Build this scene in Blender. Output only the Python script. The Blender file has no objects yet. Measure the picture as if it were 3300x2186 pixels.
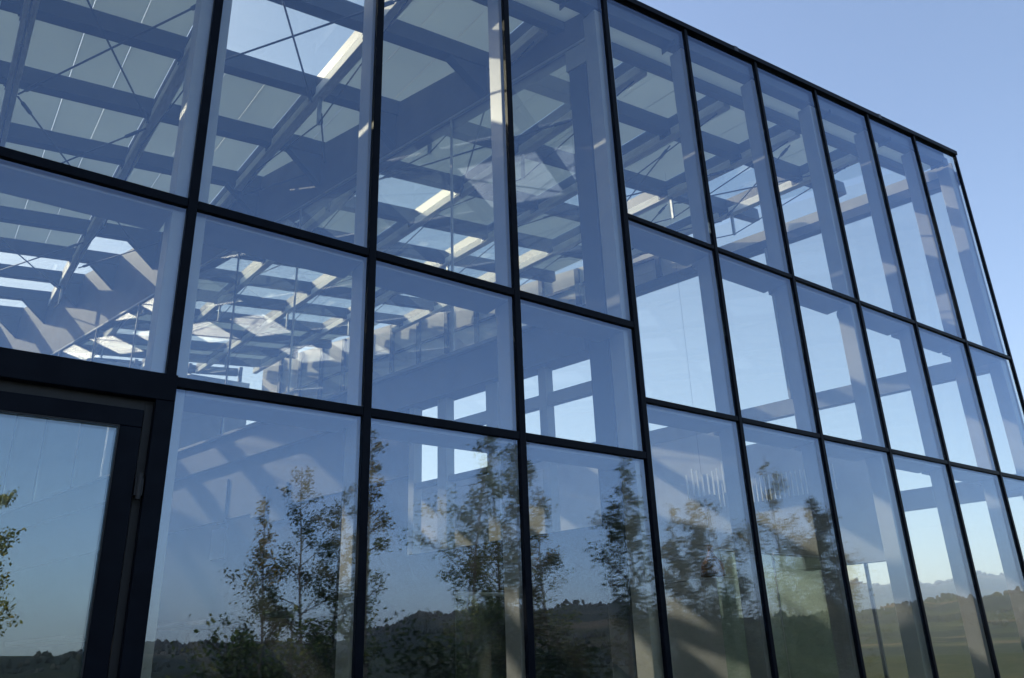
import bpy, math, random
import numpy as np
from mathutils import Vector, Matrix

# ------------------------------------------------------------------ camera, world, sun, exposure
S = bpy.context.scene
COL = S.collection
EYE = 1.6                                   # camera height above the ground
YAW, PITCH, ROLL, FOC = 0.6338, 0.3811, -0.0357, 2645.4
cam = bpy.data.objects.new('camera', bpy.data.cameras.new('camera')); COL.objects.link(cam)
cam.data.sensor_width = 36.0; cam.data.lens = 36.0 * FOC / 3300.0
cam.data.clip_start = 0.05; cam.data.clip_end = 12000
_c, _s = math.cos, math.sin
F = Vector((_s(YAW) * _c(PITCH), _c(YAW) * _c(PITCH), _s(PITCH)))
Rr = Vector((_c(YAW), -_s(YAW), 0)); Uu = Rr.cross(F)
R2 = Rr * _c(ROLL) + Uu * _s(ROLL); U2 = -Rr * _s(ROLL) + Uu * _c(ROLL)
cam.matrix_world = Matrix(((R2.x, U2.x, -F.x, 0), (R2.y, U2.y, -F.y, 0), (R2.z, U2.z, -F.z, EYE), (0, 0, 0, 1)))
S.camera = cam

SUN_TO = Vector((-0.60, 0.97, 0.71)).normalized()      # direction towards the sun
SUN_EL = math.asin(SUN_TO.z); SUN_AZ = math.atan2(SUN_TO.x, SUN_TO.y)
w = bpy.data.worlds.new('World'); S.world = w; w.use_nodes = True
nt = w.node_tree; nt.nodes.clear()
sky = nt.nodes.new('ShaderNodeTexSky'); sky.sky_type = 'NISHITA'; sky.sun_disc = False
sky.sun_elevation = SUN_EL; sky.sun_rotation = SUN_AZ
sky.altitude = 400; sky.air_density = 1.0; sky.dust_density = 2.2; sky.ozone_density = 1.5
bg = nt.nodes.new('ShaderNodeBackground'); bg.inputs['Strength'].default_value = 0.12
wo = nt.nodes.new('ShaderNodeOutputWorld')
nt.links.new(sky.outputs[0], bg.inputs[0]); nt.links.new(bg.outputs[0], wo.inputs[0])
ld = bpy.data.lights.new('sun', 'SUN'); ld.energy = 2.2; ld.angle = math.radians(0.5); ld.color = (1.0, 0.91, 0.78)
sun = bpy.data.objects.new('sun', ld); COL.objects.link(sun)
sun.rotation_euler = (-SUN_TO).to_track_quat('-Z', 'Y').to_euler(); sun.location = (-20, 20, 30)
S.view_settings.view_transform = 'Standard'; S.view_settings.look = 'None'
S.view_settings.exposure = 1.26; S.view_settings.gamma = 1.0
cy = S.cycles
cy.max_bounces = 8; cy.diffuse_bounces = 3; cy.glossy_bounces = 5; cy.transmission_bounces = 4
cy.transparent_max_bounces = 40; cy.caustics_reflective = False; cy.caustics_refractive = False
cy.use_denoising = True; cy.sample_clamp_indirect = 6.0
rnd = random.Random(7); nr = np.random.default_rng(11)

# ------------------------------------------------------------------ materials
def newmat(name):
    m = bpy.data.materials.new(name); m.use_nodes = True
    return m, m.node_tree, m.node_tree.nodes['Principled BSDF']
def noisy(name, c1, c2, scale=6.0, rough=0.5, metallic=0.0, detail=6.0, bump=0.0, coat=0.0, spec=0.5, stretch=(1, 1, 1), lo=0.35, hi=0.65, rvar=0.0):
    m, t, p = newmat(name)
    tc = t.nodes.new('ShaderNodeTexCoord'); mp = t.nodes.new('ShaderNodeMapping'); mp.inputs['Scale'].default_value = stretch
    n = t.nodes.new('ShaderNodeTexNoise'); n.inputs['Scale'].default_value = scale; n.inputs['Detail'].default_value = detail
    cr = t.nodes.new('ShaderNodeValToRGB'); cr.color_ramp.elements[0].position = lo; cr.color_ramp.elements[1].position = hi
    cr.color_ramp.elements[0].color = (*c1, 1); cr.color_ramp.elements[1].color = (*c2, 1)
    L = t.links.new
    L(tc.outputs['Object'], mp.inputs[0]); L(mp.outputs[0], n.inputs['Vector']); L(n.outputs['Fac'], cr.inputs[0]); L(cr.outputs[0], p.inputs['Base Color'])
    p.inputs['Roughness'].default_value = rough; p.inputs['Metallic'].default_value = metallic
    p.inputs['Coat Weight'].default_value = coat; p.inputs['Specular IOR Level'].default_value = spec
    if rvar:
        mr = t.nodes.new('ShaderNodeMapRange'); mr.inputs['To Min'].default_value = rough - rvar; mr.inputs['To Max'].default_value = rough + rvar
        L(n.outputs['Fac'], mr.inputs[0]); L(mr.outputs[0], p.inputs['Roughness'])
    if bump:
        b = t.nodes.new('ShaderNodeBump'); b.inputs['Strength'].default_value = bump; b.inputs['Distance'].default_value = 0.02
        L(n.outputs['Fac'], b.inputs['Height']); L(b.outputs[0], p.inputs['Normal'])
    return m
def glassmat(name, f0, tint, wave=0.0, dirt=0.0, power=5.0, hue=None):
    """thin architectural pane: each face reflects by Schlick's law and lets the rest straight through"""
    m, t, p = newmat(name); N = t.nodes; L = t.links.new; N.remove(p)
    out = N['Material Output']
    geo = N.new('ShaderNodeNewGeometry')
    tr = N.new('ShaderNodeBsdfTransparent'); tr.inputs[0].default_value = (*tint, 1)
    gl = N.new('ShaderNodeBsdfGlossy'); gl.inputs['Roughness'].default_value = 0.0
    gl.inputs['Color'].default_value = (*(hue or (1, 1, 1)), 1)
    d = N.new('ShaderNodeVectorMath'); d.operation = 'DOT_PRODUCT'
    L(geo.outputs['Incoming'], d.inputs[0]); L(geo.outputs['Normal'], d.inputs[1])
    a = N.new('ShaderNodeMath'); a.operation = 'ABSOLUTE'; L(d.outputs['Value'], a.inputs[0])
    s = N.new('ShaderNodeMath'); s.operation = 'SUBTRACT'; s.inputs[0].default_value = 1.0; L(a.outputs[0], s.inputs[1])
    q = N.new('ShaderNodeMath'); q.operation = 'POWER'; q.inputs[1].default_value = power; L(s.outputs[0], q.inputs[0])
    k = N.new('ShaderNodeMath'); k.operation = 'MULTIPLY_ADD'; k.inputs[1].default_value = 1 - f0; k.inputs[2].default_value = f0; L(q.outputs[0], k.inputs[0])
    mx = N.new('ShaderNodeMixShader'); L(k.outputs[0], mx.inputs[0]); L(tr.outputs[0], mx.inputs[1]); L(gl.outputs[0], mx.inputs[2])
    last = mx.outputs[0]
    if wave:
        tc = N.new('ShaderNodeTexCoord'); n = N.new('ShaderNodeTexNoise'); n.inputs['Scale'].default_value = 1.0; n.inputs['Detail'].default_value = 1.0
        b = N.new('ShaderNodeBump'); b.inputs['Strength'].default_value = 1.0; b.inputs['Distance'].default_value = wave
        L(tc.outputs['Object'], n.inputs['Vector']); L(n.outputs['Fac'], b.inputs['Height']); L(b.outputs[0], gl.inputs['Normal'])
    if dirt:
        tc2 = N.new('ShaderNodeTexCoord'); n2 = N.new('ShaderNodeTexNoise'); n2.inputs['Scale'].default_value = 2.2; n2.inputs['Detail'].default_value = 7
        mr = N.new('ShaderNodeMapRange'); mr.inputs['From Min'].default_value = .35; mr.inputs['From Max'].default_value = .8
        mr.inputs['To Min'].default_value = dirt * .4; mr.inputs['To Max'].default_value = dirt
        df = N.new('ShaderNodeBsdfDiffuse'); df.inputs[0].default_value = (.55, .55, .52, 1)
        m2 = N.new('ShaderNodeMixShader')
        L(tc2.outputs['Object'], n2.inputs['Vector']); L(n2.outputs['Fac'], mr.inputs[0]); L(mr.outputs[0], m2.inputs[0]); L(last, m2.inputs[1]); L(df.outputs[0], m2.inputs[2])
        last = m2.outputs[0]
    L(last, out.inputs['Surface'])
    return m
M = {}
M['frame'] = noisy('frame_dark_aluminium', (.0018, .003, .007), (.004, .006, .011), 9, .42, 0, rvar=.06, spec=.06)
M['gasket'] = noisy('black_rubber', (.004, .004, .005), (.008, .008, .009), 12, .6)
M['steel'] = noisy('painted_steel_grey', (.022, .025, .034), (.032, .036, .046), 5, .45)
M['column'] = noisy('column_pale_paint', (.31, .315, .32), (.37, .37, .37), 3, .45)
M['post'] = noisy('post_grey_paint', (.28, .28, .31), (.33, .33, .35), 3, .45)
M['beam'] = noisy('beam_grey_paint', (.05, .055, .07), (.065, .07, .085), 3, .45)
M['wood'] = noisy('pale_weathered_timber', (.66, .63, .55), (.90, .87, .79), 7, .7, bump=.25, stretch=(6, .7, 6), lo=.25, hi=.7)
M['white'] = noisy('white_plaster', (.16, .165, .18), (.20, .205, .215), 2, .7)
M['blade'] = noisy('blade_white', (.72, .71, .68), (.82, .81, .78), 4, .5)
M['pale_panel'] = noisy('pale_wall_panel', (.38, .38, .40), (.45, .45, .47), 2, .6)
M['soffit'] = noisy('soffit_board', (.42, .43, .40), (.50, .51, .48), 2, .6)
M['plaster'] = noisy('dark_plaster', (.010, .011, .014), (.016, .017, .020), 2, .8, spec=.08)  # near-black paint of the lower inner walls
M['fascia'] = noisy('cream_fascia', (.55, .51, .43), (.64, .60, .51), 2.5, .6)
M['tan'] = noisy('tan_board', (.10, .093, .085), (.13, .12, .11), 3, .7)
M['cable'] = noisy('dark_cable', (.03, .035, .045), (.045, .05, .06), 20, .4, metallic=.4)
M['bright'] = noisy('galvanised_steel', (.34, .35, .36), (.46, .47, .47), 14, .45, metallic=.3)
M['floor'] = noisy('screed_floor', (.20, .20, .20), (.25, .25, .25), 1.2, .5)
M['copper'] = noisy('aged_copper', (.12, .06, .035), (.26, .13, .07), 9, .4, metallic=.7)
M['paving'] = noisy('concrete_paving', (.20, .20, .19), (.28, .27, .25), 3, .8, bump=.2)
M['glass'] = glassmat('facade_glass', .132, (.975, .965, .885), wave=.0008, dirt=.004, hue=(.55, .70, 1.0))
M['door_glass'] = glassmat('door_glass', .15, (.92, .94, .90), wave=.0006, dirt=.006, hue=(.66, .82, 1.0))
M['inner_glass'] = glassmat('inner_glass', .10, (.93, .94, .91), wave=.0004, dirt=.004)
M['side_glass'] = glassmat('side_glass', .03, (.97, .96, .93), dirt=.004)
M['roof_glass'] = glassmat('roof_glass', .03, (.93, .96, .96), dirt=.02)
M['green_glass'] = glassmat('green_glass', .08, (.84, .94, .88), dirt=.014)
def panelmat():
    m, t, p = newmat('translucent_roof_panel'); N = t.nodes; L = t.links.new
    p.inputs['Base Color'].default_value = (.27, .28, .27, 1); p.inputs['Roughness'].default_value = .5
    tl = N.new('ShaderNodeBsdfTranslucent'); tl.inputs[0].default_value = (.64, .70, .68, 1)
    tc = N.new('ShaderNodeTexCoord'); n = N.new('ShaderNodeTexNoise'); n.inputs['Scale'].default_value = .8; n.inputs['Detail'].default_value = 3
    mr = N.new('ShaderNodeMapRange'); mr.inputs['To Min'].default_value = .50; mr.inputs['To Max'].default_value = .70
    mx = N.new('ShaderNodeMixShader')
    L(tc.outputs['Object'], n.inputs[0]); L(n.outputs['Fac'], mr.inputs[0]); L(mr.outputs[0], mx.inputs[0])
    L(p.outputs[0], mx.inputs[1]); L(tl.outputs[0], mx.inputs[2]); L(mx.outputs[0], N['Material Output'].inputs['Surface'])
    return m
M['panel'] = panelmat()
def leafmat(name, c1, c2, c3):
    m, t, p = newmat(name); N = t.nodes; L = t.links.new
    g = N.new('ShaderNodeNewGeometry'); cr = N.new('ShaderNodeValToRGB'); e = cr.color_ramp.elements
    e[0].color = (*c1, 1); e[1].color = (*c2, 1); e[1].position = .7; x = e.new(1.0); x.color = (*c3, 1)
    L(g.outputs['Random Per Island'], cr.inputs[0]); L(cr.outputs[0], p.inputs['Base Color']); p.inputs['Roughness'].default_value = .5
    tl = N.new('ShaderNodeBsdfTranslucent'); L(cr.outputs[0], tl.inputs[0])
    mx = N.new('ShaderNodeMixShader'); mx.inputs[0].default_value = .45; L(p.outputs[0], mx.inputs[1]); L(tl.outputs[0], mx.inputs[2])
    L(mx.outputs[0], N['Material Output'].inputs['Surface'])
    return m
M['leaf_green'] = leafmat('leaf_green', (.045, .085, .024), (.10, .15, .04), (.26, .25, .07))
M['leaf_dark'] = leafmat('leaf_dark', (.022, .045, .020), (.048, .085, .030), (.12, .14, .045))
M['leaf_olive'] = leafmat('leaf_olive', (.10, .11, .03), (.24, .20, .05), (.46, .26, .07))
M['leaf_gold'] = leafmat('leaf_gold', (.16, .19, .04), (.34, .33, .07), (.48, .36, .08))
M['bark'] = noisy('bark', (.05, .045, .04), (.13, .12, .10), 18, .85, bump=.5)

# ------------------------------------------------------------------ mesh helpers
class MB:
    def __init__(s): s.v = []; s.f = []
    def box(s, a, b):
        (x0, y0, z0), (x1, y1, z1) = a, b; n = len(s.v)
        s.v += [(x0, y0, z0), (x1, y0, z0), (x1, y1, z0), (x0, y1, z0), (x0, y0, z1), (x1, y0, z1), (x1, y1, z1), (x0, y1, z1)]
        s.f += [(n, n+3, n+2, n+1), (n+4, n+5, n+6, n+7), (n, n+1, n+5, n+4), (n+1, n+2, n+6, n+5), (n+2, n+3, n+7, n+6), (n+3, n, n+4, n+7)]
        return s
    def bar(s, p, q, wd, ht, up=(0, 0, 1)):
        """bar from p to q, wd wide, ht high (centred)"""
        p = Vector(p); q = Vector(q); d = (q - p).normalized(); up = Vector(up); r = d.cross(up).normalized() * wd / 2; u = r.cross(d).normalized() * ht / 2
        n = len(s.v)
        for c in (p, q):
            for a, b in ((-1, -1), (1, -1), (1, 1), (-1, 1)): s.v.append(tuple(c + r * a + u * b))
        s.f += [(n, n+1, n+2, n+3), (n+7, n+6, n+5, n+4), (n, n+4, n+5, n+1), (n+1, n+5, n+6, n+2), (n+2, n+6, n+7, n+3), (n+3, n+7, n+4, n)]
        return s
    def prism(s, pts, n_off):
        """polygon pts extruded by the vector n_off"""
        k = len(pts); n = len(s.v); o = Vector(n_off)
        s.v += [tuple(p) for p in pts] + [tuple(Vector(p) + o) for p in pts]
        s.f += [tuple(range(n, n + k))[::-1], tuple(range(n + k, n + 2 * k))]
        for i in range(k): j = (i + 1) % k; s.f.append((n + i, n + j, n + k + j, n + k + i))
        return s
    def tube(s, pts, rad, seg=6):
        pts = [Vector(p) for p in pts]; k = len(pts); rad = rad if hasattr(rad, '__len__') else [rad] * k; n = len(s.v)
        for i, p in enumerate(pts):
            d = (pts[min(i+1, k-1)] - pts[max(i-1, 0)]).normalized(); a = Vector((0, 0, 1)) if abs(d.z) < .9 else Vector((1, 0, 0))
            r = d.cross(a).normalized(); u = r.cross(d)
            for j in range(seg):
                t = 2 * math.pi * j / seg; s.v.append(tuple(p + (r * math.cos(t) + u * math.sin(t)) * rad[i]))
        for i in range(k - 1):
            for j in range(seg):
                a = n + i * seg + j; b = n + i * seg + (j + 1) % seg; s.f.append((a, b, b + seg, a + seg))
        s.f += [tuple(range(n, n + seg))[::-1], tuple(range(n + (k-1) * seg, n + k * seg))]
        return s
    def lathe(s, prof, c=(0, 0, 0), seg=20):
        n = len(s.v); k = len(prof)
        for r, z in prof:
            for j in range(seg):
                t = 2 * math.pi * j / seg; s.v.append((c[0] + r * math.cos(t), c[1] + r * math.sin(t), c[2] + z))
        for i in range(k - 1):
            for j in range(seg):
                a = n + i * seg + j; b = n + i * seg + (j + 1) % seg; s.f.append((a, b, b + seg, a + seg))
        return s
    def build(s, name, mat, parent=None, smooth=False, bevel=0.0, label=None):
        me = bpy.data.meshes.new(name); me.from_pydata(s.v, [], s.f); me.update(); me.materials.append(mat)
        if smooth: me.polygons.foreach_set('use_smooth', [True] * len(me.polygons))
        o = bpy.data.objects.new(name, me); COL.objects.link(o)
        if parent: o.parent = parent
        if bevel:
            b = o.modifiers.new('bevel', 'BEVEL'); b.width = bevel; b.segments = 2; b.limit_method = 'ANGLE'
        if label: o['label'] = label
        return o
def tag(o, label=None, cat=None, group=None, kind=None):
    if label: o['label'] = label
    if cat: o['category'] = cat
    if group: o['group'] = group
    if kind: o['kind'] = kind
    return o
def empty(name, loc=(0, 0, 0)):
    o = bpy.data.objects.new(name, None); o.location = loc; COL.objects.link(o); return o

# ------------------------------------------------------------------ geometry of the place (z measured from the eye, then lifted by EYE)
D = 4.117                                             # facade plane
MX = [0.903, 1.980, 3.079, 4.202, 5.287, 6.378, 7.457, 8.535, 9.626, 10.729]
LX = [-0.19, -1.28, -2.37, -3.46]
ZA, ZB, ZA2, ZB2 = 2.399 + EYE, 1.383 + EYE, 3.374 + EYE, 1.810 + EYE
KX, KY = 0.1005, 0.105
def roofz(x, y): return 6.423 + EYE + KX * (x - 10.729) + KY * (y - D)
SA = math.radians(-14.0); SD = Vector((math.sin(SA), math.cos(SA), 0)); SN = Vector((SD.y, -SD.x, 0))   # direction of both cross walls
PK = .923; P0 = Vector((4.45 * PK, 4.80 * PK, 0)); Q0 = Vector((10.73, D + .02, 0))
def onP(t, z, off=0.0):
    t = t * PK; z = z * PK if z > -1.5 else z; v = P0 + SD * t + SN * off; return Vector((v.x, v.y, z + EYE))
def onQ(t, z, off=0.0): v = Q0 + SD * t + SN * off; return Vector((v.x, v.y, z + EYE))
YB = 20.9                                             # back of the hall
def QX(y): return 10.73 - math.tan(-SA) * (y - D)     # x of the side wall at depth y

B = empty('glass_building', (3.6, 12, 0))
tag(B, 'glazed hall with dark frames, sloping translucent roof and stepped panes', 'building')
B_inv = Matrix.Translation((-3.6, -12, 0))
def part(mb, name, mat, parent=None, **k):
    o = mb.build(name, mat, parent or B, **k)
    if parent is None or parent is B: o.matrix_parent_inverse = B_inv
    return o

# --- front wall: mullions
def frame_v(x, z0, z1, wdt=.048):
    part(MB().box((x - wdt/2, D - .012, z0), (x + wdt/2, D + .026, z1)), 'mullion', M['frame'], bevel=.004)
for i, x in enumerate(MX + LX):
    frame_v(x, 0.02, roofz(x, D) - .055, .050 if i < 4 else .040)
# --- transoms, butted between the mullions
def frame_h(x0, x1, zc, t=.052):
    part(MB().box((x0 + .0255, D - .010, zc - t/2), (x1 - .0255, D + .025, zc + t/2)), 'transom', M['frame'], bevel=.004)
allx = sorted(LX) + MX
for a, b in zip(allx[:-1], allx[1:]):
    left = b <= 4.3
    for zc in ((ZA, ZB) if left else (ZA2, ZB2)):
        if left and zc == ZB and abs(b - .903) < .01: continue      # the door head takes its place
        frame_h(a, b, zc, .054 if left else .042)
    part(MB().box((a + .0255, D - .018, .02), (b - .0255, D + .033, .10)), 'sill', M['frame'])
# --- roof edge cap along the front
x0, x1 = LX[-1] - .03, MX[-1] + .03
part(MB().prism([(x0, D - .028, roofz(x0, D) - .050), (x1, D - .028, roofz(x1, D) - .050), (x1, D - .028, roofz(x1, D) + .012), (x0, D - .028, roofz(x0, D) + .012)], (0, .08, 0)), 'roof_edge', M['frame'], bevel=.004)
for k in range(5):
    xj = -2.2 + 2.75 * k
    part(MB().prism([(xj - .03, D - .031, roofz(xj - .03, D) - .046), (xj + .03, D - .031, roofz(xj + .03, D) - .046), (xj + .03, D - .031, roofz(xj + .03, D) + .0155), (xj - .03, D - .031, roofz(xj - .03, D) + .0155)], (0, .085, 0)), 'coping_joint', M['steel'])
# --- panes
def pane(x0, x1, z00, z01, z10, z11, mat, name='window_pane', y=D + .008, th=.022):
    """z00,z01: lower/upper at x0; z10,z11: at x1; a whisper of tilt, as real panes have"""
    g = .022; a, b = x0 + g, x1 - g
    ty, tz = rnd.uniform(-.0016, .0016), rnd.uniform(-.0016, .0016)
    cx = (a + b) / 2; cz = (z00 + z01) / 2
    def P(x, z): return (x, y + (x - cx) * ty + (z - cz) * tz, z)
    part(MB().prism([P(a, z00), P(b, z10), P(b, z11), P(a, z01)], (0, th, 0)), name, mat)
for a, b in zip(allx[:-1], allx[1:]):
    left = b <= 4.3; za, zb = (ZA, ZB) if left else (ZA2, ZB2); h = .022
    pane(a, b, za + h, roofz(a, D) - .05, za + h, roofz(b, D) - .05, M['glass'])
    pane(a, b, zb + h, za - h, zb + h, za - h, M['glass'])
    if abs(b - .903) > .01: pane(a, b, .09, zb - h, .09, zb - h, M['glass'])
# --- columns (every third mullion) and slim posts behind the others
for x in (LX[1] - 1.09, MX[0], MX[3], MX[6], MX[9]):
    xx = x if x < 10 else 10.62
    part(MB().box((xx - .09, D + .045, .03), (xx + .09, D + .205, roofz(xx - .09, D + .045) - .26)), 'column', M['column'], bevel=.006)
for x in (LX[0], LX[1], MX[1], MX[2], MX[4], MX[5], MX[7], MX[8]):
    part(MB().box((x - .036, D + .045, .03), (x + .036, D + .20, roofz(x - .036, D + .045) - .26)), 'post', M['post'], bevel=.004)
cols = {MX[0]: .09, MX[3]: .09, MX[6]: .09, MX[9]: .2}
for a, b in zip(allx[:-1], allx[1:]):
    left = b <= 4.3
    ga = cols.get(a, .036) + .001; gb = cols.get(b, .036) + .001
    for zc in ((ZA, ZB) if left else (ZA2, ZB2)):
        part(MB().box((a + ga, D + .047, zc - .05), (b - gb, D + .32, zc + .02)), 'cross_beam', M['post'], bevel=.004)
# --- eaves inside the roof edge: soffit board, edge beam
def eave(y0, y1, d0, d1, name, mat):
    xs0, xs1 = LX[-1], min(MX[-1] - .02, QX(y1) - .05)
    part(MB().prism([(xs0, y0, roofz(xs0, y0) - d1), (xs1, y0, roofz(xs1, y0) - d1), (xs1, y0, roofz(xs1, y0) - d0), (xs0, y0, roofz(xs0, y0) - d0)], (0, y1 - y0, (y1 - y0) * KY)), name, mat)
eave(D + .075, D + .14, .09, .20, 'edge_rail', M['beam'])
eave(D + .145, D + .42, .10, .17, 'soffit', M['panel'])
eave(D + .425, D + .52, .08, .27, 'edge_beam', M['beam'])

# --- door in the first bay
dz = EYE
door = part(MB().box((-.166, D - .045, 1.268 + dz), (.930, D + .05, 1.405 + dz)).box((.842, D - .045, .02), (.930, D + .05, 1.2675 + dz))
            .box((-.166, D - .045, .02), (-.08, D + .05, 1.2675 + dz)), 'door', M['frame'], bevel=.004)
part(MB().box((-.0795, D + .004, .02), (.8415, D + .03, .05)).box((.806, D + .004, .05), (.8415, D + .03, 1.2675 + dz)).box((-.0795, D + .004, .05), (-.044, D + .03, 1.2675 + dz))
     .box((-.0435, D + .004, 1.214 + dz), (.8055, D + .03, 1.2675 + dz)), 'door_rebate', M['gasket'], door)
part(MB().box((-.040, D - .030, 1.122 + dz), (.798, D + .02, 1.210 + dz)).box((.700, D - .030, .06), (.798, D + .02, 1.1215 + dz)).box((-.040, D - .030, .06), (.055, D + .02, 1.1215 + dz))
     .box((.0555, D - .030, .06), (.6995, D + .02, .20)), 'door_leaf', M['frame'], door, bevel=.005)
part(MB().box((.060, D - .012, .205), (.6955, D + .012, 1.118 + dz)), 'door_glass', M['door_glass'], door)
part(MB().box((.6935, D - .034, .20), (.6995, D - .028, 1.1215 + dz)).box((.055, D - .034, 1.1155 + dz), (.6930, D - .028, 1.1215 + dz)), 'glazing_bead', M['gasket'], door)
part(MB().tube([(.818, D - .045, .78 + dz), (.818, D - .045, .90 + dz)], .011, 10).box((.80, D - .04, .80 + dz), (.836, D + .0, .88 + dz)), 'hinge', M['gasket'], door, label='small black hinge at the head of the door')
part(MB().tube([(.024, D - .034, 1.02), (.024, D - .028, 1.02)], .014, 16), 'lock', M['bright'], door)
part(MB().tube([(.10, D - .085, 1.0), (.10, D - .085, 1.35)], .012, 10).tube([(.10, D - .09, 1.03), (.10, D - .028, 1.03)], .008).tube([(.10, D - .09, 1.32), (.10, D - .028, 1.32)], .008), 'handle', M['bright'], door)

# --- roof: rafters, purlins, translucent panels and clear skylights
RX = [-0.03 + 1.312 * k for k in range(-3, 9)]
PY = [5.54 + 1.30 * k for k in range(-1, 13)]
def xr(y): return QX(y) - .12
roof = part(MB().prism([(-4.1, D + .08, roofz(-4.1, D + .08) + .035), (xr(D) , D + .08, roofz(xr(D), D + .08) + .035), (xr(YB), YB, roofz(xr(YB), YB) + .035), (-4.1, YB, roofz(-4.1, YB) + .035)], (0, 0, .012)), 'roof', M['roof_glass'])
for xi in RX:
    ye = min(YB, D + (10.73 - .15 - xi) / math.tan(-SA)) if xi > QX(YB) - .1 else YB
    y0 = D + .53
    if ye < y0 + .6: continue
    a = Vector((xi, y0, roofz(xi, y0))); b = Vector((xi, ye, roofz(xi, ye))); dn = Vector((0, 0, -1))
    r = part(MB().bar(a + dn * .11, b + dn * .11, .085, .15), 'rafter', M['steel'])
    part(MB().bar(a + dn * .245 , b + dn * .245, .105, .115), 'timber_chord', M['wood'], r, bevel=.006)
    k = 0
    mbx = MB()
    yy = y0 + .15
    while yy + 3.9 < ye:                      # underslung cable trusses, 3.9 m each
        z = lambda y: roofz(xi, y) - .33
        ym = yy + 1.95
        mbx.tube([(xi, yy, z(yy) + .02), (xi, ym, z(ym) - .30), (xi, yy + 3.9, z(yy + 3.9) + .02)], .008, 6)
        part(MB().bar((xi, ym, z(ym) - .31), (xi, ym, z(ym) + .03), .035, .035, (0, 1, 0)), 'strut', M['bright'], r)
        yy += 3.9
    if mbx.v: part(mbx, 'cable', M['cable'], r)
for yj in PY:
    xe = xr(yj) - .05
    a = Vector((-4.0, yj, roofz(-4.0, yj) - .13)); b = Vector((xe, yj, roofz(xe, yj) - .13))
    p = part(MB().bar(a, b, .13, .19), 'purlin', M['steel'])
# fine gusset plates where rafters cross purlins
for xi in RX:
    mb = MB()
    for yj in PY:
        if yj > 15 or xi > xr(yj): continue
        z = roofz(xi, yj)
        mb.bar((xi - .058, yj - .09, z - .245), (xi - .058, yj + .09, z - .236), .010, .07)
        for q in (-.06, .06): mb.tube([(xi - .062, yj + q, z - .24), (xi - .078, yj + q, z - .24)], .011, 6)
    if mb.v: part(mb, 'bolt_plate', M['cable'])
CLEAR = {(1, 0), (1, 1), (7, 1), (6, 1), (7, 0), (5, 2), (3, 3), (0, 7), (0, 8), (1, 6), (1, 7), (1, 8), (1, 9), (2, 5), (2, 6), (2, 8), (-1, 6), (-1, 8), (-2, 2), (-2, 5), (-2, 9), (0, 10), (-1, 10), (2, 10), (4, 5), (5, 7), (4, 8), (3, 6), (3, 8)}
rc = random.Random(21)
CLEAR |= {(i, j) for i in range(-2, 5) for j in range(6, 13) if rc.random() < .55} | {(i, j) for i in range(3, 7) for j in range(4, 9) if rc.random() < .45}
rest = MB(); npan = 0
cells = []
for i in range(-3, 8):
    for j in range(-1, 12):
        xa = -0.03 + 1.312 * i; xb = xa + 1.312; ya = (5.54 + 1.30 * j) if j >= 0 else D + .53; yb = 5.54 + 1.30 * (j + 1)
        if j >= 0: cells.append((i, j + 1, xa, xb, 5.54 + 1.30 * j, yb))
        else: cells.append((i, 0, xa, xb, ya, 5.54))
for (i, j, xa, xb, ya, yb) in cells:
    if yb > YB: continue
    lim = min(xr(ya), xr(yb)) - .03
    if xa > lim: continue
    xb2 = min(xb, lim)
    if (i, j) in CLEAR: continue
    mb = MB() if (j <= 9 and i >= -1 and npan < 96) else rest
    for k in range(3):
        u0 = xa + .045 + (xb - xa - .09) * k / 3 + .003; u1 = xa + .045 + (xb - xa - .09) * (k + 1) / 3 - .003
        u1 = min(u1, xb2)
        if u1 - u0 < .05: continue
        y0 = ya + .05; y1 = yb - .05
        off = rnd.uniform(-.004, .004)
        mb.prism([(u0, y0, roofz(u0, y0) - .03 + off), (u1, y0, roofz(u1, y0) - .03 + off), (u1, y1, roofz(u1, y1) - .03 + off), (u0, y1, roofz(u0, y1) - .03 + off)], (0, 0, .012))
    if mb is not rest: part(mb, 'roof_panel', M['panel']); npan += 1
tag(part(rest, 'far_roof_panel', M['panel']), kind='stuff')
# bracing rods crossed between the rafters, with turnbuckles
def rod(x0, y0, x1, y1, dz=-.34):
    mb = MB(); a = Vector((x0, y0, roofz(x0, y0) + dz)); b = Vector((x1, y1, roofz(x1, y1) + dz)); mb.tube([a, b], .010, 6)
    d = b - a
    for q in (.08, .92): mb.tube([a + d * (q - .035), a + d * (q + .035)], .02, 8)
    part(mb, 'bracing_rod', M['cable'])
for k, (xi, yj) in enumerate([(0, 0), (0, 2), (1, -1), (2, 1), (3, 0), (5, 0), (6, 1), (1, 4), (2, 6), (6, -1), (-1, 5), (0, 5)]):
    a = -0.03 + 1.312 * xi + .06; b = a + 1.19; c = 5.54 + 1.3 * yj + .05; d = c + 2.5
    if yj < 0: c = D + .7; d = c + 2.0
    rod(a, c, b, d); rod(b, c, a, d, -.365)

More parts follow.
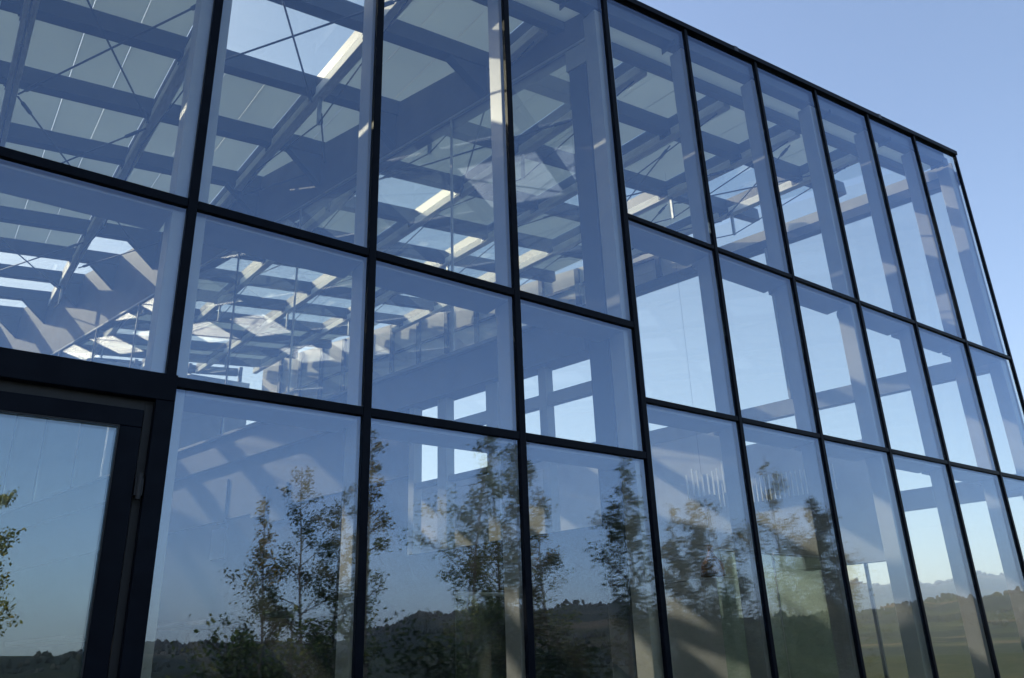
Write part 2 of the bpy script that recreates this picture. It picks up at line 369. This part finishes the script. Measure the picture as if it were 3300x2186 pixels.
# --- interior cross wall of glass with deep box beam (its upper glass reflects the hall)
TL = 16.6
def up(t, off): v = onP(t, 0, off); return Vector((v.x, v.y, roofz(v.x, v.y) - .045))
def slab(t0, t1, z0, z1, o0, o1):
    """upright slab of the cross wall between two heights"""
    q = [onP(t0, z0, o0), onP(t1, z0, o0), onP(t1, z1, o0), onP(t0, z1, o0)]; return MB().prism(q, SN * (o1 - o0))
iw = part(MB().prism([onP(-.24, 5.72, 0), onP(TL, 5.72, 0), up(TL, 0), up(-.24, 0)], SN * .14), 'interior_wall', M['tan'])
def pr(mb, name, mat, **k): return part(mb, name, mat, iw, **k)
pr(MB().bar(onP(-.20, 5.72, -.012), onP(TL, 5.72, -.012), .024, .03), 'edge_trim', M['column'])
for yj in [5.54 + 1.30 * k for k in range(0, 12)]:
    tt = (yj - P0.y) / SD.y / PK; v = onP(tt, 0, -.004); zt = roofz(v.x, yj) - .226
    if tt > TL: break
    pr(MB().prism([(v.x, yj - .05, zt), (v.x - .42, yj - .05, zt - .042), (v.x, yj - .05, max(zt - .42, 5.72 * PK + EYE + .05))], (0, .10, 0)), 'bracket', M['steel'])
# end block and dark column
pr(slab(-.13, .13, 5.45, 5.70, -.02, .15), 'bearing_block', M['column'], bevel=.008)
pr(slab(-.10, .10, -1.57, 5.44, -.02, .15), 'wall_column', M['steel'], bevel=.008)
edges = [.12, .92, 1.72, 2.96, 4.47, 5.9, 7.3, 8.8, 10.3, 11.8, 13.3, 14.9, TL]
for a, b in zip(edges[:-1], edges[1:]):
    tl = rnd.uniform(-.002, .002)
    pr(slab(a + .006, b - .006, 2.87, 5.705, tl, .014 + tl), 'wall_pane', M['inner_glass'])
for a in edges[1:-1]:
    pr(MB().bar(onP(a, 2.88, -.014), onP(a, 5.70, -.014), .016, .02, SD), 'glazing_joint', M['bright'] if a in (1.72, 4.47) else M['cable'])
pr(slab(.11, TL, 2.49, 2.85, -.06, .14), 'lower_beam', M['beam'])
pr(MB().bar(onP(.11, 2.862, -.075), onP(TL, 2.862, -.075), .06, .03), 'ledge', M['white'])
pr(slab(2.36, TL, 1.80, 2.485, 0, .12), 'plaster_band', M['beam'])
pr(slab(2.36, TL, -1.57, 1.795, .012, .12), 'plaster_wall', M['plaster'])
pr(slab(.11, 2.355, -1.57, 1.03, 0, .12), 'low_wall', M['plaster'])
for t0, t1 in ((.60, .68), (1.17, 1.31), (1.83, 1.95), (2.28, 2.355)):
    pr(slab(t0, t1, 1.035, 2.485, 0, .10), 'wall_post', M['column'])
for t0, t1 in ((.105, .598), (.682, 1.168), (1.312, 1.828), (1.952, 2.278)):
    pr(slab(t0, t1, 2.13, 2.24, .02, .08), 'wall_rail', M['column'])
    pr(slab(t0, t1, 1.66, 1.71, .02, .08), 'wall_rail', M['white'])

for t0, t1, z0, z1 in ((4.75, 5.05, 1.74, 2.06), (4.36, 4.66, 1.64, 2.06), (5.56, 5.86, 1.34, 1.70), (5.62, 5.78, 1.76, 2.30), (7.4, 7.9, 1.2, 1.7)):
    pr(slab(t0, t1, z0, z1, -.02, -.004 if z0 > 1.8 else .008), 'notice_board', M['beam'])
for t0, t1 in ((3.2, 3.9), (5.0, 6.2), (8.5, 10.5)):
    pr(slab(t0, t1, .55, .60, -.45, .0), 'shelf', M['beam'])
# --- right-hand outer wall
sw = part(MB().prism([onQ(.0, 5.96, -.05), onQ(TL, 5.96, -.05), onQ(TL, 5.96, .10), onQ(.0, 5.96, .10)], (0, 0, .14)), 'side_wall', M['beam'])
def ps(mb, name, mat, **k): return part(mb, name, mat, sw, **k)
def upq(t, off): v = onQ(t, 0, off); return Vector((v.x, v.y, roofz(v.x, v.y) - .02))
ps(MB().prism([onQ(.05, 6.105, 0), onQ(TL, 6.105, 0), onQ(TL, 6.29, 0), onQ(.05, 6.29, 0)], SN * .07), 'fascia', M['fascia'])
ps(MB().prism([onQ(4.4, 6.295, 0), onQ(TL, 6.295, 0), upq(TL, 0), upq(4.4, 0)], SN * .06), 'upper_fascia', M['fascia'])
ps(MB().prism([onQ(.4, 6.295, .02), onQ(4.39, 6.295, .02), upq(4.39, .02), upq(.4, .02)], SN * .02), 'clerestory', M['side_glass'])
def sbeam(t0, t1, z0, z1, o0, o1, name, mat): ps(MB().prism([onQ(t0, z0, o0), onQ(t1, z0, o0), onQ(t1, z0, o1), onQ(t0, z0, o1)], (0, 0, z1 - z0)), name, mat)
sbeam(.13, TL, 3.27, 3.50, -.04, .08, 'side_beam', M['column'])
sbeam(.13, 1.90, 1.71, 1.96, -.04, .08, 'side_beam', M['white'])
sbeam(1.91, 2.60, 1.12, 2.72, -.04, .08, 'solid_panel', M['pale_panel'])
sbeam(2.605, 3.90, 1.12, 2.95, -.04, .08, 'solid_panel', M['pale_panel'])
sbeam(3.905, TL, 1.12, 3.265, -.04, .08, 'solid_panel', M['pale_panel'])
sbeam(11.5, TL, 3.505, 5.955, -.04, .08, 'solid_panel', M['beam'])
sbeam(2.52, TL, -1.57, 1.11, -.04, .08, 'solid_panel', M['pale_panel'])
for t in (2.80, 5.45, 8.1, 10.8):
    sbeam(t - .12, t - .02, 3.505, 5.955, -.05, .07, 'side_post', M['post'])
    if t < 3: sbeam(t - .12, t - .02, 2.955, 3.265, -.05, .07, 'side_post', M['post'])
    sbeam(t - .015, t + .02, 3.505, 5.955, -.06, .0, 'lit_edge_strip', M['bright'])  # pale strip added to stand for the sunlit edge of each post
for t in (2.2,): sbeam(t - .018, t + .018, -1.57, 1.115, -.02, .04, 'side_post', M['beam'])
for a, b in ((.13, 2.66), (2.83, 5.31), (5.49, 7.97), (8.15, 10.66), (10.83, 11.49)):
    sbeam(a, b, 3.505, 5.955, .0, .02, 'side_pane', M['side_glass'])
sbeam(1.91, 2.60, 2.725, 3.265, 0, .02, 'side_pane', M['side_glass'])
sbeam(2.605, 2.675, 2.955, 3.265, 0, .02, 'side_pane', M['side_glass'])
sbeam(2.785, 3.90, 2.955, 3.265, 0, .02, 'side_pane', M['side_glass'])
sbeam(.13, 1.90, 1.965, 3.265, .0, .02, 'side_pane', M['side_glass'])
sbeam(.13, 1.90, -1.5, 1.705, .0, .02, 'side_pane', M['side_glass'])
sbeam(1.91, 2.51, -1.5, 1.115, .0, .02, 'side_pane', M['side_glass'])
t = 4.7
while t < TL - .3:
    a_ = onQ(t, 6.11, -.03); b_ = upq(t, -.03); b_.z -= .03
    ps(MB().bar(a_, b_, .07, .09, SD), 'fascia_rib', M['steel']); t += .85
ps(MB().bar(onQ(4.45, 6.52, -.02), onQ(TL, 6.60, -.02), .05, .05), 'fascia_rail', M['steel'])
# louvre blades along the solid panel
for k in range(27):
    t = 2.35 + .066 * k
    ps(MB().prism([onQ(t, 2.10, -.11), onQ(t + .028, 2.10, -.07), onQ(t + .034, 2.10, -.078), onQ(t + .006, 2.10, -.118)], (0, 0, .34)), 'louvre_blade', M['blade'])
for k in range(8):
    t = 3.98 + .085 * k + rnd.uniform(-.01, .01)
    ps(MB().bar(onQ(t, 2.30 + rnd.uniform(-.02, .03), -.1), onQ(t, 2.72 + rnd.uniform(-.1, .06), -.1), .022, .022, SD), 'louvre_blade', M['blade'])

# --- back and left ends, floor slab, gallery
part(MB().box((-4.1, YB, 0.03), (6.6, YB + .12, 8.9)), 'back_wall', M['column'])
bwf = MB()
for k in range(9): bwf.box((-4.1 + 1.3 * k, YB, 8.905), (-4.02 + 1.3 * k, YB + .1, roofz(-4.1 + 1.3 * k, YB) - .02))

part(bwf, 'back_frame', M['beam'])
part(MB().prism([(-4.22, D + .06, .03), (-4.22, YB, .03), (-4.22, YB, roofz(-4.2, YB) - .02), (-4.22, D + .06, roofz(-4.2, D) - .02)], (.11, 0, 0)), 'left_wall', M['column'])
part(MB().prism([(-4.2, D - .02, -.2), (10.73, D - .02, -.2), (QX(YB), YB + .12, -.2), (-4.2, YB + .12, -.2)], (0, 0, .215)), 'floor_slab', M['floor'])
# inner green glass screens of the right hall
for k, (xa, xb, yy, zt) in enumerate([(3.24, 3.74, 5.2, .48), (7.66, 8.72, 6.6, 1.18), (8.76, 9.80, 6.6, 1.18)]):
    g = empty('glass_screen', ((xa + xb) / 2, yy, .016))
    tag(g, ['low narrow green glass screen in front of the inner cross wall', 'tall green glass screen behind the middle right-hand panes', 'tall green glass screen nearest the right-hand outer wall'][k], 'glass screen', 'green glass screens')
    hw = (xb - xa) / 2
    MB().box((-hw, -.008, .06), (hw, .008, zt + EYE)).build('glass_sheet', M['green_glass'], g)
    MB().box((-hw, -.03, 0), (hw, .03, .058)).build('base_rail', M['bright'], g)
    MB().tube([(-hw, 0, zt + EYE + .012), (hw, 0, zt + EYE + .012)], .014, 10).build('top_rail', M['bright'], g)

# --- copper pendant lamp
lp = empty('pendant_lamp', (7.32, 6.35, 2.55)); tag(lp, 'small copper pendant lamp hanging behind the right-hand lower panes', 'lamp')
MB().lathe([(.002, .26), (.03, .25), (.035, .17), (.06, .13), (.12, .06), (.13, -.02), (.12, -.08), (.135, -.08), (.13, -.02), (.05, .10), (.002, .12)], seg=28).build('lamp_shade', M['copper'], lp, smooth=True)
MB().tube([(0, 0, .25), (0, 0, roofz(7.32, 6.35) - 2.55 - .2)], .0015, 6).build('cord', M['cable'], lp)
MB().lathe([(.002, .08), (.02, .07), (.035, .02), (.03, -.03), (.002, -.05)], seg=16).build('bulb', M['white'], lp, smooth=True)

# ------------------------------------------------------------------ ground, hills, far woods
def lut(tab, a):
    xs = [p[0] for p in tab]; ys = [p[1] for p in tab]; return np.interp(a, xs, ys)
REFL = [(-60, 1.5), (-20, 1.0), (0, .95), (5.5, 1.1), (8.6, 1.35), (10.4, 1.75), (14, 2.1), (18.4, 2.0), (25, 1.9), (27.6, 2.4), (29.3, 3.0), (33.3, 3.3), (37.3, 3.3), (39.9, 3.7), (43.3, 3.55), (45.2, 2.8), (50, 2.35), (57.3, 2.3), (59.8, 2.5), (61.3, 2.8), (66.5, 2.9), (90, 3.0)]
BACK = [(-90, 2.0), (40, 3.2), (50, 3.6), (58, 3.8), (61, 3.5), (64.7, 3.85), (70, 3.6), (90, 3.0)]
def height(x, y):
    r = np.hypot(x, y) + 1e-6; az = np.degrees(np.arctan2(x, -y))          # mirror azimuth on the side behind the camera
    azb = np.degrees(np.arctan2(x, y))
    back = np.clip(y / r * 4 + .5, 0, 1)
    el = lut(REFL, az) * (1 - back) + lut(BACK, azb) * back
    R = 900 * (1 - back) + 2600 * back
    ss = lambda u: np.clip(u, 0, 1) ** 2 * (3 - 2 * np.clip(u, 0, 1))
    ridge = EYE + R * np.tan(np.radians(el))
    fine = 1 + .035 * np.sin(az * 1.9 + 1) + .02 * np.sin(az * 5.3) + .012 * np.sin(az * 11.1 + 2)
    h = ridge * fine * ss((r - 260) / (R - 260))
    h = np.where(r > R, ridge * fine * (1 - .35 * ss((r - R) / (R * 1.2))), h)
    low = (2.4 + 1.2 * np.sin(az * .09 + .6)) * np.exp(-((r - 170) / 60) ** 2)  # first swell of the meadow
    mid = (9 + 4 * np.sin(az * .13 + 2)) * np.exp(-((r - 420) / 90) ** 2)
    return (h + (low + mid * (1 - back)) * ss((r - 40) / 60)) * ss((r - 45) / 60) - .02
na, rr = 360, np.concatenate([[0.01], np.geomspace(6, 3900, 110)])
th = np.linspace(0, 2 * np.pi, na, endpoint=False)
V = []; Fc = []
for r in rr:
    x = r * np.sin(th); y = r * np.cos(th); V.append(np.stack([x, y, height(x, y)], 1))
V = np.concatenate(V)
for i in range(len(rr) - 1):
    for j in range(na): a = i * na + j; b = i * na + (j + 1) % na; Fc.append((a, b, b + na, a + na))
me = bpy.data.meshes.new('ground'); me.from_pydata(V.tolist(), [], Fc); me.update()
me.polygons.foreach_set('use_smooth', [True] * len(me.polygons))
gm, t, p = newmat('meadow_and_fields'); N = t.nodes; L = t.links.new
tc = N.new('ShaderNodeTexCoord')
def noise(scale, detail=5, rough=.55, vec=None, st=None):
    n = N.new('ShaderNodeTexNoise'); n.inputs['Scale'].default_value = scale; n.inputs['Detail'].default_value = detail; n.inputs['Roughness'].default_value = rough
    if st:
        mp = N.new('ShaderNodeMapping'); mp.inputs['Scale'].default_value = st; L(tc.outputs['Object'], mp.inputs[0]); L(mp.outputs[0], n.inputs['Vector'])
    else: L(tc.outputs['Object'], n.inputs['Vector'])
    return n.outputs['Fac']
def ramp(src, stops):
    cr = N.new('ShaderNodeValToRGB'); e = cr.color_ramp.elements
    e[0].position, e[0].color = stops[0][0], (*stops[0][1], 1); e[1].position, e[1].color = stops[1][0], (*stops[1][1], 1)
    for q, c in stops[2:]: x = e.new(q); x.color = (*c, 1)
    L(src, cr.inputs[0]); return cr.outputs[0]
def mixc(f, a, b):
    m = N.new('ShaderNodeMix'); m.data_type = 'RGBA'; L(f, m.inputs[0]); L(a, m.inputs[6]); L(b, m.inputs[7]); return m.outputs[2]
grass = ramp(noise(.35, 9), [(.3, (.024, .030, .010)), (.5, (.042, .048, .017)), (.72, (.085, .068, .034))])
field = ramp(noise(.0045, 2), [(.36, (.024, .036, .013)), (.50, (.044, .055, .019)), (.56, (.12, .090, .05)), (.61, (.032, .044, .016))])
wood = ramp(noise(.06, 8), [(.35, (.008, .015, .008)), (.65, (.020, .030, .012))])
isw = ramp(noise(.006, 6, .6), [(.46, (0, 0, 0)), (.50, (1, 1, 1))])
far = N.new('ShaderNodeVectorMath'); far.operation = 'LENGTH'; L(tc.outputs['Object'], far.inputs[0])
mr = N.new('ShaderNodeMapRange'); mr.inputs['From Min'].default_value = 60; mr.inputs['From Max'].default_value = 220; L(far.outputs['Value'], mr.inputs[0])
c = mixc(isw, field, wood)
L(mixc(mr.outputs[0], grass, c), p.inputs['Base Color']); p.inputs['Roughness'].default_value = .9; p.inputs['Specular IOR Level'].default_value = .1
me.materials.append(gm)
g = bpy.data.objects.new('ground', me); COL.objects.link(g); tag(g, kind='structure')
# paved strip along the facade
tag(MB().box((-12, -1.6, -.15), (16, D - .04, .006)).build('pavement', M['paving']), kind='structure')

# woods on the hills: one mass of lumpy crowns
def woods(n, seed):
    r_ = np.random.default_rng(seed); vs = []; fs = []; base = []
    t = (1 + 5 ** .5) / 2
    ico = np.array([(-1, t, 0), (1, t, 0), (-1, -t, 0), (1, -t, 0), (0, -1, t), (0, 1, t), (0, -1, -t), (0, 1, -t), (t, 0, -1), (t, 0, 1), (-t, 0, -1), (-t, 0, 1)]) / 1.9
    fi = [(0, 11, 5), (0, 5, 1), (0, 1, 7), (0, 7, 10), (0, 10, 11), (1, 5, 9), (5, 11, 4), (11, 10, 2), (10, 7, 6), (7, 1, 8), (3, 9, 4), (3, 4, 2), (3, 2, 6), (3, 6, 8), (3, 8, 9), (4, 9, 5), (2, 4, 11), (6, 2, 10), (8, 6, 7), (9, 8, 1)]
    k = 0
    while k < n:
        az = r_.uniform(-8, 72); back = r_.random() < .25
        if back: az = r_.uniform(45, 75); r = r_.uniform(2300, 2700)
        else: r = 230 + 720 * r_.random() ** .8
        x = r * math.sin(math.radians(az)); y = r * math.cos(math.radians(az)) * (1 if back else -1)
        patch = math.sin(az * .42 + r * .011) + math.sin(az * .17 - r * .023 + 1.3)
        if patch < .25 and not (r > 820): continue
        s = r_.uniform(1.3, 2.4) * (.5 if not back else .8) * (1 + r / 1500)
        z = float(height(np.array(x), np.array(y)))
        q = ico * np.array([s, s, s * r_.uniform(1.0, 1.7)]) * (1 + r_.normal(0, .18, (12, 1))) + np.array([x, y, z + s * .7])
        b = len(vs) * 12; vs.append(q); fs += [tuple(b + np.array(f)) for f in fi]; k += 1
    me = bpy.data.meshes.new('distant_woods'); me.from_pydata(np.concatenate(vs).tolist(), [], [tuple(int(v) for v in f) for f in fs]); me.update()
    me.materials.append(M['woods']); o = bpy.data.objects.new('distant_woods', me); COL.objects.link(o); tag(o, kind='stuff')
M['woods'] = leafmat('woods_foliage', (.008, .016, .008), (.018, .030, .011), (.035, .040, .014))
woods(6500, 5)

# ------------------------------------------------------------------ trees: they stand behind the camera and show as reflections
def unpx(x, y):
    k = 3300 / 2367; a = (x * k - 1650) / FOC; b = (1093 - y * k) / FOC
    return F + R2 * a + U2 * b
def tree_at(x, y, dist):
    """base and height of a tree whose top the glass mirrors at picture point x, y, dist metres away by way of the glass"""
    v = unpx(x, y); h = math.hypot(v.x, v.y); k = dist / h
    return v.x * k, 2 * D - v.y * k, v.z * k + EYE
def leaves(P, size, rg):
    n = len(P); a = rg.normal(size=(n, 3)); a /= np.linalg.norm(a, axis=1)[:, None]
    b = rg.normal(size=(n, 3)); b -= (a * b).sum(1)[:, None] * a; b /= np.linalg.norm(b, axis=1)[:, None]
    s = size * rg.uniform(.6, 1.25, (n, 1)); q = np.stack([P - a * s, P + b * s * .55, P + a * s, P - b * s * .55], 1).reshape(-1, 3)
    f = np.arange(n * 4).reshape(-1, 4); return q, f
def tree(name, x, y, H, label, cat, leafm, seed, spread=.16, nl=7000, size=.045, start=.16, group=None, topm=None, stems=1, droop=0.0):
    rg = np.random.default_rng(seed); root = empty(name, (x, y, 0)); tag(root, label, cat, group)
    wood = MB(); LP = []
    for s_ in range(stems):
        lean = rg.normal(0, .02 if stems == 1 else .07, 2); hh = H * (1 if s_ == 0 else rg.uniform(.7, .93)); off = rg.normal(0, .05 if s_ else 0, 2)
        K = 9; pts = []; wob = rg.normal(0, .012, (K, 2)).cumsum(0)
        for i in range(K):
            u = i / (K - 1); pts.append(np.array([off[0] + lean[0] * u * hh + wob[i, 0] * hh * .5, off[1] + lean[1] * u * hh + wob[i, 1] * hh * .5, hh * u]))
        pts = np.array(pts); rad = [max(.006, H * .0085 * (1 - i / (K - 1)) ** .8 * (1 if s_ == 0 else .7)) for i in range(K)]
        wood.tube(pts.tolist(), rad, 8)
        nb = int(30 / stems + 10 + H * 2)
        lobes = rg.uniform(.62, 1.3, 12)
        for b in range(nb):
            u = start + (1 - start) * (b + rg.random()) / nb * .97
            i = min(int(u * (K - 1)), K - 2); fr = u * (K - 1) - i; o = pts[i] * (1 - fr) + pts[i + 1] * fr
            az = rg.uniform(0, 2 * np.pi); prof = math.sin(min(1, (1 - u) * 1.5 + .08) * 1.45)
            if u < start + .15: prof *= .65
            Lb = H * spread * 1.12 * prof * rg.uniform(.55, 1.25) * lobes[int(u * 11.9)]
            el = rg.uniform(.35, .95) - droop
            d = np.array([math.cos(az) * math.cos(el), math.sin(az) * math.cos(el), math.sin(el)])
            mid = o + d * Lb * .55; end = o + d * Lb + np.array([0, 0, -.12 * Lb - droop * .3 * Lb])
            r0 = max(.004, H * .0022 * prof)
            wood.tube([o.tolist(), mid.tolist(), end.tolist()], [r0, r0 * .6, .002], 4)
            ns = rg.integers(4, 8)
            for q in range(ns):
                v = rg.uniform(.35, 1); base = o + (mid - o) * min(1, v / .55) if v < .55 else mid + (end - mid) * (v - .55) / .45
                dd = d * .5 + rg.normal(0, .55, 3); dd /= np.linalg.norm(dd); ls = Lb * rg.uniform(.18, .42); tip = base + dd * ls
                wood.tube([base.tolist(), tip.tolist()], [.0035, .0015], 3)
                m = max(2, int(1.55 * nl / (nb * 5.5) / stems * rg.uniform(.4, 1.7) * min(1.5, Lb / (H * spread)))); ts = rg.uniform(.15, 1.1, m)[:, None]
                LP.append(base + dd * ls * ts + rg.normal(0, .04 + ls * .12, (m, 3)))
    wood.build('trunk', M['bark'], root)
    P = np.concatenate(LP)
    parts = [(P, leafm)] if topm is None else [(P[P[:, 2] < H * .68], leafm), (P[P[:, 2] >= H * .68], topm)]  # upper crown gets warmer leaves, sunlight put into their colour
    for P_, m_ in parts:
        if len(P_) == 0: continue
        q, f = leaves(P_, size, rg); me = bpy.data.meshes.new('crown'); me.from_pydata(q.tolist(), [], f.tolist()); me.update(); me.materials.append(m_)
        o = bpy.data.objects.new('crown', me); COL.objects.link(o); o.parent = root
    return root
G = 'young trees mirrored in the lower panes'
TREES = [
 # px, py (top in the picture, 2367 wide), distance, label, leaf, leaf of the sun-tinted top, spread, count, stems
 (622, 1148, 13.5, 'slender young tree with rusty sun-tinted top, leftmost of the mirrored row', 'leaf_dark', 'leaf_olive', .13, 4200, 1),
 (722, 1075, 14.5, 'tall airy young tree just right of the rusty-topped one', 'leaf_dark', None, .15, 4800, 1),
 (778, 1130, 15.5, 'dense dark young tree close left of the second post', 'leaf_dark', None, .13, 5200, 1),
 (876, 985, 13.0, 'narrow birch with crown tinted yellow and orange as if sunlit right of the second post', 'leaf_green', 'leaf_olive', .10, 4200, 1),
 (1062, 1010, 13.5, 'airy tree with several stems in front of the bright inner window', 'leaf_green', None, .17, 5600, 2),
 (1130, 985, 14.5, 'tallest green tree, left of the third post', 'leaf_green', 'leaf_green', .15, 6200, 1),
 (1195, 1010, 13.2, 'dense tree mirrored over the third post', 'leaf_dark', None, .12, 6000, 1),
 (1255, 1120, 15.5, 'thin tree with long side twigs right of the third post', 'leaf_green', 'leaf_olive', .15, 3600, 1),
 (1402, 1062, 12.2, 'clear-stemmed tree standing free between the third and fourth posts', 'leaf_green', None, .155, 4600, 1),
 (1532, 1165, 16.5, 'yellow-green birch right of the fourth post', 'leaf_olive', None, .12, 3800, 1),
 (1600, 1150, 14.0, 'conical dark tree under the bright louvre lines', 'leaf_dark', None, .15, 6800, 1),
 (1668, 1150, 17.0, 'broad fine-leaved tree with two stems right of the conical dark one', 'leaf_green', 'leaf_olive', .18, 6200, 2),
 (1778, 1075, 18.0, 'high feathery tree right of the fifth post', 'leaf_green', 'leaf_olive', .18, 6800, 2),
 (1835, 1190, 17.0, 'low bushy tree between the fifth and sixth posts', 'leaf_dark', None, .18, 5200, 2),
 (1895, 1150, 13.5, 'dark tree with bare lower stem by the sixth post', 'leaf_dark', None, .13, 5000, 1),
 (1950, 1235, 14.5, 'small tree reaching right of the sixth post, last of the row', 'leaf_dark', None, .15, 3600, 1),
 (-12, 1090, 18.0, 'golden-leaved birch mirrored in the door glass', 'leaf_gold', 'leaf_gold', .13, 5200, 1),
]
for k, (px, py, dist, lab, lm, tm, sp, cnt, st) in enumerate(TREES):
    x, y, H = tree_at(px, py, dist)
    bare = .42 if 'clear' in lab or 'bare' in lab else .14
    tree('young_tree', x, y, H, lab, 'tree', M[lm], 100 + k, spread=sp, nl=cnt, start=bare, group=G, topm=M[tm] if tm else None, stems=st, size=.042 if dist == 18.0 and px < 0 else .027)
BUSH = [(560, 1440, 12, 'low dark bush at the left foot of the mirrored trees'), (690, 1400, 12.5, 'dark bush under the second and third mirrored trees'), (990, 1440, 11.5, 'round bush left of the green glass screen'),
        (1320, 1470, 11, 'small bush below the clear-stemmed tree'), (1180, 1400, 14, 'bush at the foot of the third post'), (1580, 1400, 14, 'wide bush right of the fourth post'),
        (1700, 1420, 15, 'bush under the broad two-stemmed tree'), (1830, 1440, 14, 'low bush between the fifth and sixth posts')]
for k, (px, py, dist, lab) in enumerate(BUSH):
    x, y, H = tree_at(px, py, dist)
    tree('bush', x, y, max(H, .9), lab, 'bush', M['leaf_green'], 300 + k, spread=.38, nl=1500, start=.03, group='bushes under the young trees', stems=3, size=.04)

# ------------------------------------------------------------------ the air
hm = bpy.data.materials.new('haze_air'); hm.use_nodes = True; hn = hm.node_tree; hn.nodes.remove(hn.nodes['Principled BSDF'])
pv = hn.nodes.new('ShaderNodeVolumePrincipled'); pv.inputs['Color'].default_value = (.93, .95, 1.0, 1); pv.inputs['Density'].default_value = .00020; pv.inputs['Anisotropy'].default_value = .0
hn.links.new(pv.outputs[0], hn.nodes['Material Output'].inputs['Volume'])
tag(MB().box((-4200, -4200, -40), (4200, 4200, 260)).build('haze', hm), kind='stuff')
